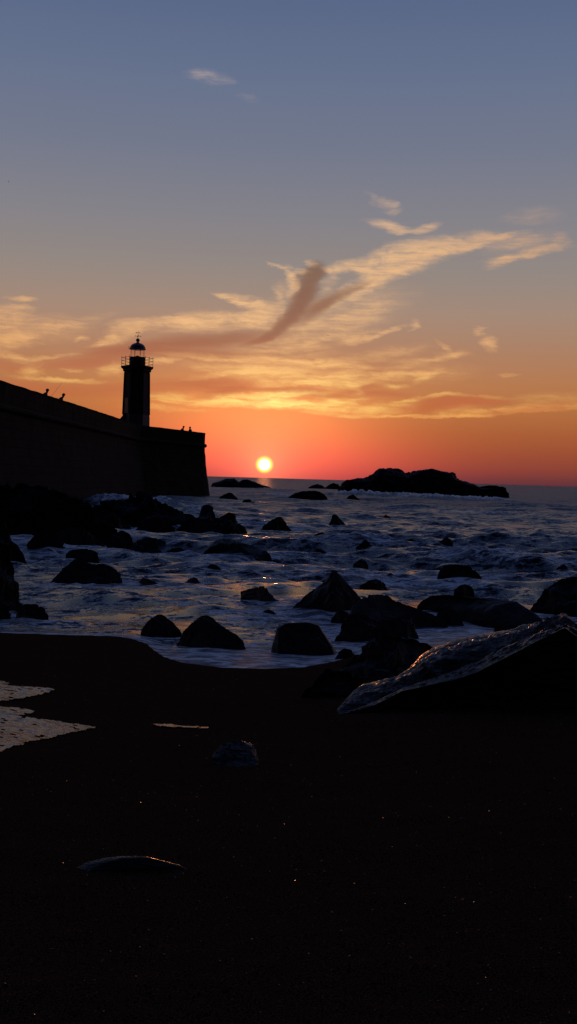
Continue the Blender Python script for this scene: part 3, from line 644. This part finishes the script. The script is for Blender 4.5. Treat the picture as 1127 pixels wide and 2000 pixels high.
# breaking water: centre, radii, height
SURF = [(-13.2, 86, 2.6, 3.0, 0.6), (-9.8, 88, 1.4, 2.0, 0.85), (-6.1, 72, 1.1, 2.6, 0.7), (10, 168, 10, 4.5, 0.9), (20, 162, 9, 4, 0.7), (-3.5, 215, 9, 5, 0.7),
        (6.0, 36.0, 1.3, 0.8, 0.28), (3.8, 25.0, 1.5, .7, .18), (-5.2, 24.5, 1.2, .6, .16), (-2.2, 60, 3, 2, .35), (3.3, 42, 1.6, 1.0, .25), (13, 60, 4, 1.6, .35), (-4.4, 18.6, .9, .35, .10), (1.8, 28, 1.3, .8, .18), (16, 90, 6, 2.5, .35), (6, 110, 5, 3, .4),
        (2.6, 17.0, 1.1, 0.9, 0.10), (2.9, 19.2, 1.1, 1.4, 0.07), (28, 160, 7, 4, .5), (-1.5, 150, 6, 5, .5)]
for (sx, sy, rx, ry, h) in SURF:
    g_ = np.exp(-(((X - sx) / rx) ** 2 + ((Y - sy) / ry) ** 2))
    rg_ = fbm(X * 1.6 + sx, Y * 0.8 + sy, oct=4, ridged=True)
    Z += h * g_ * (0.75 + 0.45 * rg_); foam += 0.55 * g_
Z -= 0.045 * np.clip(dsh, 0, 1)
X2 = X + OX * calm; Y2 = Y + OY * calm
V = np.stack([X2.ravel(), Y2.ravel(), Z.ravel()], 1)
sea = mesh_from('sea_water', V, grid_faces(len(cols), len(dist)), SEA, attrs={'foam': np.clip(foam, 0, 1.2).ravel()})
tag(sea, 'rough dusk sea with streaks of foam', 'sea', kind='structure')

# ------------------------------------------------------------------ shallow pools of run-off on the sand
def pool(label, poly, seed, step=0.009):
    """A thin sheet of water lying on the sand inside a ragged outline."""
    W3 = np.array([on_sand(x, y) for x, y in poly])[:, :2]
    x0, y0 = W3.min(0); x1, y1 = W3.max(0)
    gx = np.arange(x0, x1, step * 1.6); gy = np.arange(y0, y1, step * 2.2)
    X, Y = np.meshgrid(gx, gy, indexing='ij')
    # inside test with a rough edge
    wob = 0.07 * fbm(X * 5 + seed, Y * 7, oct=6, gain=.65)
    XX, YY = X + wob, Y + 0.8 * wob
    ins = np.zeros(X.shape, bool); n = len(W3)
    for i in range(n):
        xa, ya = W3[i]; xb, yb = W3[(i + 1) % n]
        c = ((ya > YY) != (yb > YY)) & (XX < (xb - xa) * (YY - ya) / (yb - ya + 1e-12) + xa); ins ^= c
    Zp = sand_z(X, Y, False) + 0.030 * fbm(X * 0.55, Y * 0.9, oct=3) * np.clip((y_shore(X) - Y) / 2.5, 0, 1) + 0.0105
    holes = fbm(X * 24 + seed, Y * 34, oct=3) > 0.60
    ins &= ~holes
    idx = -np.ones(X.shape, int); cell = ins[:-1, :-1] & ins[1:, :-1] & ins[1:, 1:] & ins[:-1, 1:]
    use = np.zeros(X.shape, bool)
    for a in (0, 1):
        for b_ in (0, 1): use[a:X.shape[0] - 1 + a, b_:X.shape[1] - 1 + b_] |= cell
    idx[use] = np.arange(use.sum())
    I, J = np.nonzero(cell)
    Fq = np.stack([idx[I, J], idx[I + 1, J], idx[I + 1, J + 1], idx[I, J + 1]], 1)
    V = np.stack([X[use], Y[use], Zp[use]], 1)
    o = mesh_from('pool_water', V, Fq, POOL); tag(o, label, 'pool', kind='structure')
pool('thin upper sheet of run-off water at the left edge', [(-220,1318),(0,1330),(22,1342),(70,1345),(112,1350),(60,1362),(0,1372),(-220,1380)], 1)
pool('broad pool of run-off reflecting the peach sky at left', [(-260,1378),(0,1383),(70,1392),(40,1402),(120,1410),(196,1420),(120,1437),(60,1452),(20,1468),(0,1478),(-200,1500)], 2)
pool('thin sliver of water in the sand near the centre', [(296,1414),(340,1414),(410,1421),(405,1424),(350,1420),(300,1419)], 3)

# wet grains and shell bits glinting on the sand
def grains(nm, n):
    rg = np.random.RandomState(5)
    y = 2.6 + 10.5 * rg.rand(n) ** 1.15; x = (rg.rand(n) - 0.5) * 0.62 * (y + 1.0)
    z = sand_z(x, y)
    o8 = np.array([(1,0,0),(0,1,0),(-1,0,0),(0,-1,0),(0,0,1),(0,0,-1)], float)
    f8 = np.array([(0,1,4),(1,2,4),(2,3,4),(3,0,4),(1,0,5),(2,1,5),(3,2,5),(0,3,5)])
    Vs, Fs = [], []
    for i in range(n):
        R_ = np.linalg.qr(rg.randn(3, 3))[0]; s = 0.0020 + 0.0036 * rg.rand() ** 3
        Vs.append((o8 * np.array([1.3, 1.0, 0.6]) * s) @ R_ + np.array([x[i], y[i], z[i] + s * 0.5])); Fs.append(f8 + 6 * i)
    m, G_, b = material('wet_shell_grain'); b.inputs['Base Color'].default_value = (0.02, 0.014, 0.010, 1); b.inputs['Roughness'].default_value = 0.22
    o = mesh_from(nm, np.concatenate(Vs), np.concatenate(Fs), m, smooth=False)
    tag(o, 'wet grit and shell bits glinting on the dark sand', 'grit', kind='stuff')
grains('wet_grit', 6500)

# ------------------------------------------------------------------ pier wall
XW = -16.35
def pier():
    root = empty('pier_wall', (XW, 100, 0))
    tag(root, 'dark battered stone pier wall rising to the left of the sea', 'pier wall')
    ztop = 7.85
    Pm = at_depth(268, 831, 119); Pe = at_depth(394, 846, 135)
    pts = [(-18.0, 28.0), (-17.7, 45), (-17.3, 65), (-16.9, 85), (-16.6, 105), (Pm[0], 119.0)]
    dirv = np.array([Pe[0] - Pm[0], 16.0]); dirv /= np.linalg.norm(dirv)
    for s in np.linspace(2, 17.2, 12): pts.append(tuple(np.array([Pm[0], 119.0]) + dirv * s))
    # rounded head
    e = np.array(pts[-1]); R_ = 4.2; nrm = np.array([dirv[1], -dirv[0]])
    c = e - nrm * R_
    a0 = math.atan2(nrm[1], nrm[0])
    for a in np.linspace(0, math.pi, 20)[1:]: pts.append((c[0] + R_ * math.cos(a0 + a), c[1] + R_ * math.sin(a0 + a)))
    back = np.array(pts[-1])
    pts += [tuple(back - dirv * 16), (-26.0, 110), (-26.5, 60), (-27, 28)]
    pts = np.array(pts)
    for _ in range(3):
        q1 = pts[:-1] * .75 + pts[1:] * .25; q2 = pts[:-1] * .25 + pts[1:] * .75
        pts = np.concatenate([pts[:1], np.stack([q1, q2], 1).reshape(-1, 2), pts[-1:]])
    # resample along the path
    seg = np.linalg.norm(np.diff(pts, axis=0), axis=1); cs = np.concatenate([[0], np.cumsum(seg)])
    tq = np.unique(np.concatenate([cs, np.arange(0, cs[-1], 0.8)]))
    px = np.interp(tq, cs, pts[:, 0]); py = np.interp(tq, cs, pts[:, 1])
    tx = np.gradient(px, tq); ty = np.gradient(py, tq); L = np.hypot(tx, ty); nx, ny = ty / L, -tx / L
    def strip(name, prof, mat, rough=0.0):
        # prof: list of (outward offset, z)
        V = np.zeros((len(tq), len(prof), 3)); 
        for j, (o_, z_) in enumerate(prof):
            wob = rough * fbm(tq * 0.9 + j * 3.3, tq * 0 + z_ * 1.1, oct=3)
            V[:, j, 0] = px + nx * (o_ + wob); V[:, j, 1] = py + ny * (o_ + wob); V[:, j, 2] = z_ + 0.25 * wob
        V[..., 0] -= XW; V[..., 1] -= 100
        ob = mesh_from(name, V.reshape(-1, 3), grid_faces(len(tq), len(prof)), mat, smooth=False, parent=root)
        uvl = ob.data.uv_layers.new(name='UVMap')
        pl_ = np.concatenate([[0], np.cumsum([math.dist(a, b) for a, b in zip(prof[:-1], prof[1:])])])
        vi = np.zeros(len(ob.data.loops), dtype=np.int32); ob.data.loops.foreach_get('vertex_index', vi)
        uv = np.stack([tq[vi // len(prof)], pl_[vi % len(prof)]], 1).astype(np.float32); uvl.data.foreach_set('uv', uv.ravel())
        return ob
    zc = 6.05
    strip('wall', [(0.95, -1.5)] + [(0.80 * (1 - (z / zc)) ** 1.35 , z) for z in np.linspace(0, zc, 12)] , WALL, 0.05)
    strip('cordon', [(0.0, zc), (0.16, zc + 0.02), (0.24, zc + 0.14), (0.24, zc + 0.30), (0.14, zc + 0.42), (0.02, zc + 0.45)], CAP, 0.02)
    strip('parapet', [(0.02, zc + 0.45), (0.02, ztop - 0.18), (0.05, ztop - 0.05), (-0.05, ztop), (-0.85, ztop + 0.02), (-0.95, ztop - 0.1), (-0.95, ztop - 1.15)], CAP, 0.07)
    # walkway behind the parapet
    k = len(tq); inner = np.stack([px - nx * 0.94 - XW, py - ny * 0.94 - 100, np.full(k, ztop - 1.12)], 1)
    bm = bmesh.new(); vs_ = [bm.verts.new(p_) for p_ in inner]; bm.faces.new(vs_); bmesh.ops.triangulate(bm, faces=bm.faces)
    from_bm('walkway', bm, CAP, root)
    return ztop
ZT = pier()

# ------------------------------------------------------------------ lighthouse
def lighthouse():
    D = 125.0; S = F / D; c = at_depth(265.2, 834, D)
    z0 = ZT - 1.12
    root = empty('lighthouse', (c[0], D, z0), math.radians(8))
    tag(root, 'slim dark six sided lighthouse on the pier with a railed lantern gallery', 'lighthouse')
    def zz(py): return CAM[2] + (926.6 - py) / S - z0
    hx = lambda prof, nm, mat, seg=6, rot=0.0, sm=False: (lambda bm: (bm_lathe(bm, prof, seg, rot), from_bm(nm, bm, mat, root, sm))[1])(bmesh.new())
    k = 1 / math.cos(math.pi / 6) * 0.97
    hx([(1.32 * k, zz(811)), (1.22 * k, zz(729))], 'shaft', TOWER)
    # pilaster ribs on the shaft's corners
    bm = bmesh.new()
    for i in range(6):
        a = i * math.pi / 3
        bm_tube(bm, (1.33 * k * math.cos(a), 1.33 * k * math.sin(a), zz(811)), (1.235 * k * math.cos(a), 1.235 * k * math.sin(a), zz(729)), 0.09, 0.09, 6)
    from_bm('quoins', bm, TOWER, root)
    hx([(1.44 * k, -0.05), (1.42 * k, 0.35), (1.39 * k, .9), (1.38 * k, zz(816)), (1.34 * k, zz(811) - 0.002)], 'plinth', PLINTH)
    bm = bmesh.new(); v8 = [bm.verts.new(q_) for q_ in ((-1.0, -.7, -.05), (-2.1, -.7, -.05), (-2.1, -.7, zz(826)), (-1.8, -.7, zz(820.5)), (-1.28, -.7, zz(809)), (-1.0, -.7, zz(809)))]
    w8 = [bm.verts.new((v_.co.x, .6, v_.co.z)) for v_ in v8]; bm.faces.new(v8); bm.faces.new(w8[::-1])
    for i_ in range(6): bm.faces.new((v8[i_], w8[i_], w8[(i_ + 1) % 6], v8[(i_ + 1) % 6]))
    from_bm('buttress', bm, PLINTH, root)
    hx([(1.24 * k, zz(729) + .002), (1.40 * k, zz(727)), (1.42 * k, zz(723.5)), (1.58 * k, zz(721)), (1.63 * k, zz(719)), (1.63 * k, zz(717))], 'gallery', TOWER)
    hx([(0.86, zz(717) + .002), (0.86, zz(701)), (0.90, zz(700.6)), (0.90, zz(699.4)), (0.78, zz(699.2))], 'lantern_base', TOWER, 12)
    # lantern room
    zg0, zg1 = zz(699.2) + .002, zz(685)
    gz = hx([(0.76, zg0), (0.76, zg1)], 'lantern_glass', GLASS, 8, math.radians(22))
    for i in range(8):
        a = i * math.pi / 4 + math.radians(22); bm = bmesh.new()
        bm_tube(bm, (0.79 * math.cos(a), 0.79 * math.sin(a), zg0 - .01), (0.79 * math.cos(a), 0.79 * math.sin(a), zg1), 0.032, 0.032, 6)
        from_bm('glazing_bar', bm, IRON, root)
    bm = bmesh.new(); bm_lathe(bm, [(0.30, zg0), (0.28, zg0 + .08), (0.16, zg0 + .14), (0.06, zg0 + .2)], 10); from_bm('lamp', bm, IRON, root)
    dz0 = zz(684.8)
    prof = [(0.80, dz0), (0.93, dz0 + .03), (0.93, dz0 + .10)] + [(0.88 * math.cos(t_) ** 0.9, dz0 + .12 + 0.66 * math.sin(t_)) for t_ in np.linspace(0.05, 1.34, 8)] + [(0.13, dz0 + .86)]
    roof = hx(prof, 'dome_roof', REDP, 16, 0.0, False)
    bm = bmesh.new(); zb = zz(666.3)
    bm_lathe(bm, [(0.12, dz0 + .86), (0.11, zb - .2)] + [(0.20 * math.sin(t_) + .02, zb - .20 * math.cos(t_)) for t_ in np.linspace(0.4, 2.9, 8)] + [(0.03, zb + .25)], 12)
    fin = from_bm('finial', bm, IRON, roof, True)
    bm = bmesh.new(); bm_tube(bm, (-.98, 0, dz0 + .1), (-.98, 0, dz0 + .35), .03); bm_tube(bm, (-.98, 0, dz0 + .1), (-.85, 0, dz0 + .07), .03); from_bm('vent_spike', bm, IRON, roof)
    # weather vane: compass arms below, arrow above
    za, zt = zz(658.3), zz(651.7)
    bm = bmesh.new(); bm_tube(bm, (0, 0, zb + .2), (0, 0, zz(648)), 0.03, 0.018, 6)
    for a in (0.2, 0.2 + math.pi / 2):
        bm_tube(bm, (-.30 * math.cos(a), -.30 * math.sin(a), za), (.30 * math.cos(a), .30 * math.sin(a), za), .018)
        for s in (-1, 1):
            bmesh.ops.create_icosphere(bm, subdivisions=1, radius=.055, matrix=Matrix.Translation((s * .32 * math.cos(a), s * .32 * math.sin(a), za)))
    van = from_bm('weather_vane', bm, IRON, roof)
    bm = bmesh.new(); bm_tube(bm, (-.22, 0, zt), (.18, 0, zt), .018); bm_tube(bm, (.16, 0, zt), (.28, 0, zt), .06, .004, 6)
    bmesh.ops.create_cube(bm, size=1, matrix=Matrix.Translation((-.2, 0, zt)) @ Matrix.Diagonal((.1, .015, .1, 1)))
    from_bm('arrow', bm, IRON, roof)
    # railing
    zr = zz(717); R_ = 1.57 * k
    for i in range(6):
        a = i * math.pi / 3; b_ = (i + 1) * math.pi / 3
        p0 = Vector((R_ * math.cos(a), R_ * math.sin(a), 0)); p1 = Vector((R_ * math.cos(b_), R_ * math.sin(b_), 0))
        for q_ in (p0, (p0 + p1) / 2):
            bm = bmesh.new(); bm_tube(bm, (q_.x, q_.y, zr - .01), (q_.x, q_.y, zr + 1.0), .028, .028, 6)
            bmesh.ops.create_icosphere(bm, subdivisions=1, radius=.05, matrix=Matrix.Translation((q_.x, q_.y, zr + 1.02))); from_bm('railing_post', bm, IRON, root)
        for h in (.25, .6, .93):
            bm = bmesh.new(); bm_tube(bm, (p0.x, p0.y, zr + h), (p1.x, p1.y, zr + h), .02, .02, 6); from_bm('handrail', bm, IRON, root)
    # door facing the walkway and a small slit window
    bm = bmesh.new(); bmesh.ops.create_cube(bm, size=1, matrix=Matrix.Rotation(math.radians(210), 4, 'Z') @ Matrix.Translation((1.22, 0, zz(811) + 0.95)) @ Matrix.Diagonal((.14, .75, 1.8, 1)))
    from_bm('door', bm, REDP, root)
    bm = bmesh.new(); bmesh.ops.create_cube(bm, size=1, matrix=Matrix.Rotation(math.radians(-30), 4, 'Z') @ Matrix.Translation((1.16, 0, zz(765))) @ Matrix.Diagonal((.1, .3, .7, 1)))
    from_bm('window', bm, IRON, root)
lighthouse()

# ------------------------------------------------------------------ people on the pier
def skinned(name, verts, edges, radii, mat, parent, sub=1):
    me = bpy.data.meshes.new(name); me.from_pydata(verts, edges, []); o = bpy.data.objects.new(name, me); sc.collection.objects.link(o)
    md = o.modifiers.new('skin', 'SKIN'); md.use_smooth_shade = True
    for i, r in enumerate(radii): me.skin_vertices[0].data[i].radius = (r, r * (.8 if isinstance(r, float) and r > .1 else 1))
    me.skin_vertices[0].data[0].use_root = True
    ms = o.modifiers.new('sub', 'SUBSURF'); ms.levels = sub; ms.render_levels = sub
    me.materials.append(mat); o.parent = parent; return o
def person(loc, rz, label, scale=1.0, lean=0.15, hold=False):
    root = empty('person', loc, rz); root.scale = (scale,) * 3
    tag(root, label, 'person', 'people on the pier')
    l = lean
    # y is forward
    J = {'pel': (0, 0, .95), 'sp': (0, l * .3, 1.15), 'ch': (0, l * .8, 1.35), 'nk': (0, l * 1.15, 1.50), 'hb': (0, l * 1.3, 1.57), 'hd': (0, l * 1.4 + .01, 1.65), 'ht': (0, l * 1.4, 1.74)}
    names = list(J); verts = [J[n] for n in names]; rad = [.15, .13, .155, .11, .11, .11, .08]
    edges = [(i, i + 1) for i in range(6)]
    def add(p, r, par):
        verts.append(p); rad.append(r); edges.append((par, len(verts) - 1)); return len(verts) - 1
    for s in (-1, 1):
        a = add((s * .10, .01, .88), .09, 0); a = add((s * .11, .03, .48), .062, a); a = add((s * .11, 0, .09), .042, a); add((s * .12, .15, .04), .035, a)
        a = add((s * .19, l * .9, 1.41), .065, 2)
        a = add((s * .25, l * .9 + .02, 1.14), .045, a)
        h = (s * .16, l + .32, 1.12) if (hold or s > 0) else (s * .24, l + .12, .92)
        a = add(h, .033, a); d = Vector((0, .09, -.01)) if hold else Vector((0, .05, -.07)); a = add(tuple(Vector(h) + d), .03, a)
    skinned('body', verts, edges, rad, SKIN, root)
    # jacket follows torso and arms, trousers the legs
    sel = [0, 1, 2]; jv = [verts[0], verts[1], verts[2], (0, l * 1.05, 1.45)]; je = [(0, 1), (1, 2), (2, 3)]; jr = [.22, .21, .25, .17]
    for base_ in (11, 19):
        i0 = len(jv); jv += [verts[base_], verts[base_ + 1], verts[base_ + 2]]; jr += [.09, .07, .05]; je += [(2, i0), (i0, i0 + 1), (i0 + 1, i0 + 2)]
    skinned('jacket', jv, je, jr, CLOTH, root)
    tv = [(0, 0, .93)]; te = []; tr_ = [.165]
    for base_ in (7, 15):
        i0 = len(tv); tv += [verts[base_], verts[base_ + 1], verts[base_ + 2]]; tr_ += [.11, .08, .06]; te += [(0, i0), (i0, i0 + 1), (i0 + 1, i0 + 2)]
    skinned('trousers', tv, te, tr_, TROUS, root)
    bm = bmesh.new(); hc = Vector(J['hd'])
    bmesh.ops.create_uvsphere(bm, u_segments=14, v_segments=10, radius=.145, matrix=Matrix.Translation(hc + Vector((0, -.025, .03))) @ Matrix.Diagonal((.9, 1.0, 1.0, 1)))
    bmesh.ops.bisect_plane(bm, geom=bm.verts[:] + bm.edges[:] + bm.faces[:], plane_co=hc + Vector((0, .05, .0)), plane_no=(0, .6, -.8), clear_outer=True)
    from_bm('hair', bm, HAIR, root, True)
    return root
def on_pier(px, toppy, D, rz, label, **k):
    p_ = at_depth(px, toppy, D); s = k.pop('scale', 1.0)
    z = ZT - 1.12
    return person((p_[0], D, z), rz, label, scale=s, **k)
on_pier(83, 766, 77.6, math.radians(-95), 'person peering over the pier wall, small dark figure farthest left', scale=.89, lean=.3)
p2 = on_pier(113, 770, 82.5, math.radians(-90), 'bulky person in a thick coat fishing over the pier wall beside the rod', scale=.92, lean=.35, hold=True)
on_pier(353, 836, 131, math.radians(-60), 'person behind the parapet nearer the lighthouse, left of the pair on the pier head', scale=.93, lean=.3)
on_pier(373, 836, 133.5, math.radians(60), 'person behind the parapet near the pier end, right of the pair on the pier head', scale=.95, lean=.12)
def rod():
    D = 82.0; a = at_depth(98, 777, D - 1.0); t_ = at_depth(122, 746, D + 0.5)
    a = Vector(a); t_ = Vector(t_); base = a + (a - t_).normalized() * 0.9
    root = empty('fishing_rod', tuple(base)); tag(root, 'thin fishing rod slanting up to the right above the pier wall', 'fishing rod')
    d = t_ - base
    bm = bmesh.new(); bm_tube(bm, (0, 0, 0), tuple(d * .22), .02, .018, 8); from_bm('handle', bm, CARBON, root)
    bm = bmesh.new(); bm_tube(bm, tuple(d * .22), tuple(d * .6 + Vector((0, 0, .0))), .010, .008, 6); bm_tube(bm, tuple(d * .6), tuple(d), .008, .005, 6); from_bm('blank', bm, CARBON, root)
    bm = bmesh.new(); bm_tube(bm, tuple(d * .15 + Vector((0, -.04, -.06))), tuple(d * .15 + Vector((0, .04, -.06))), .035, .035, 10); from_bm('reel', bm, CARBON, root)
rod()

# ------------------------------------------------------------------ gulls
def gull(px, py, D, rz, span, label):
    p_ = at_depth(px, py, D); root = empty('gull', tuple(p_), rz); tag(root, label, 'bird', 'gulls in the sky')
    s = span / 1.2
    prof = [(-.22, .015), (-.15, .05), (0, .075), (.12, .06), (.17, .035), (.21, .04), (.245, .025), (.29, .004)]
    bm = bmesh.new(); rings = []
    for (y, r) in prof: rings.append([bm.verts.new((r * math.cos(k * math.pi / 4) * s, y * s, r * math.sin(k * math.pi / 4) * s)) for k in range(8)])
    for a, b_ in zip(rings[:-1], rings[1:]):
        for k in range(8): bm.faces.new((a[k], a[(k + 1) % 8], b_[(k + 1) % 8], b_[k]))
    bm.faces.new(rings[0][::-1]); bm.faces.new(rings[-1]); from_bm('body', bm, BIRD, root, True)
    for sg in (-1, 1):
        bm = bmesh.new(); st = [(0.04, .09, -.10, .02), (.28, .11, -.05, .17), (.45, .06, -.07, .15), (.62, -.06, -.10, .08)]
        up_, lo_ = [], []
        for (x, y0, y1, z) in st:
            up_.append((bm.verts.new((sg * x * s, y0 * s, (z + .008) * s)), bm.verts.new((sg * x * s, y1 * s, (z + .004) * s))))
            lo_.append((bm.verts.new((sg * x * s, y0 * s, (z - .008) * s)), bm.verts.new((sg * x * s, y1 * s, (z - .002) * s))))
        for i in range(3):
            for (A, B) in ((up_, 0), (lo_, 1)): bm.faces.new((A[i][0], A[i][1], A[i + 1][1], A[i + 1][0]))
            bm.faces.new((up_[i][0], lo_[i][0], lo_[i + 1][0], up_[i + 1][0])); bm.faces.new((up_[i][1], lo_[i][1], lo_[i + 1][1], up_[i + 1][1]))
        bm.faces.new((up_[0][0], up_[0][1], lo_[0][1], lo_[0][0])); bm.faces.new((up_[3][0], up_[3][1], lo_[3][1], lo_[3][0]))
        from_bm('wing', bm, BIRD, root)
gull(640.5, 655, 420, math.radians(30), 1.1, 'tiny dark gull flying below the forked cloud')
gull(17, 355, 380, math.radians(110), 1.1, 'tiny dark gull high up near the left edge of the sky')
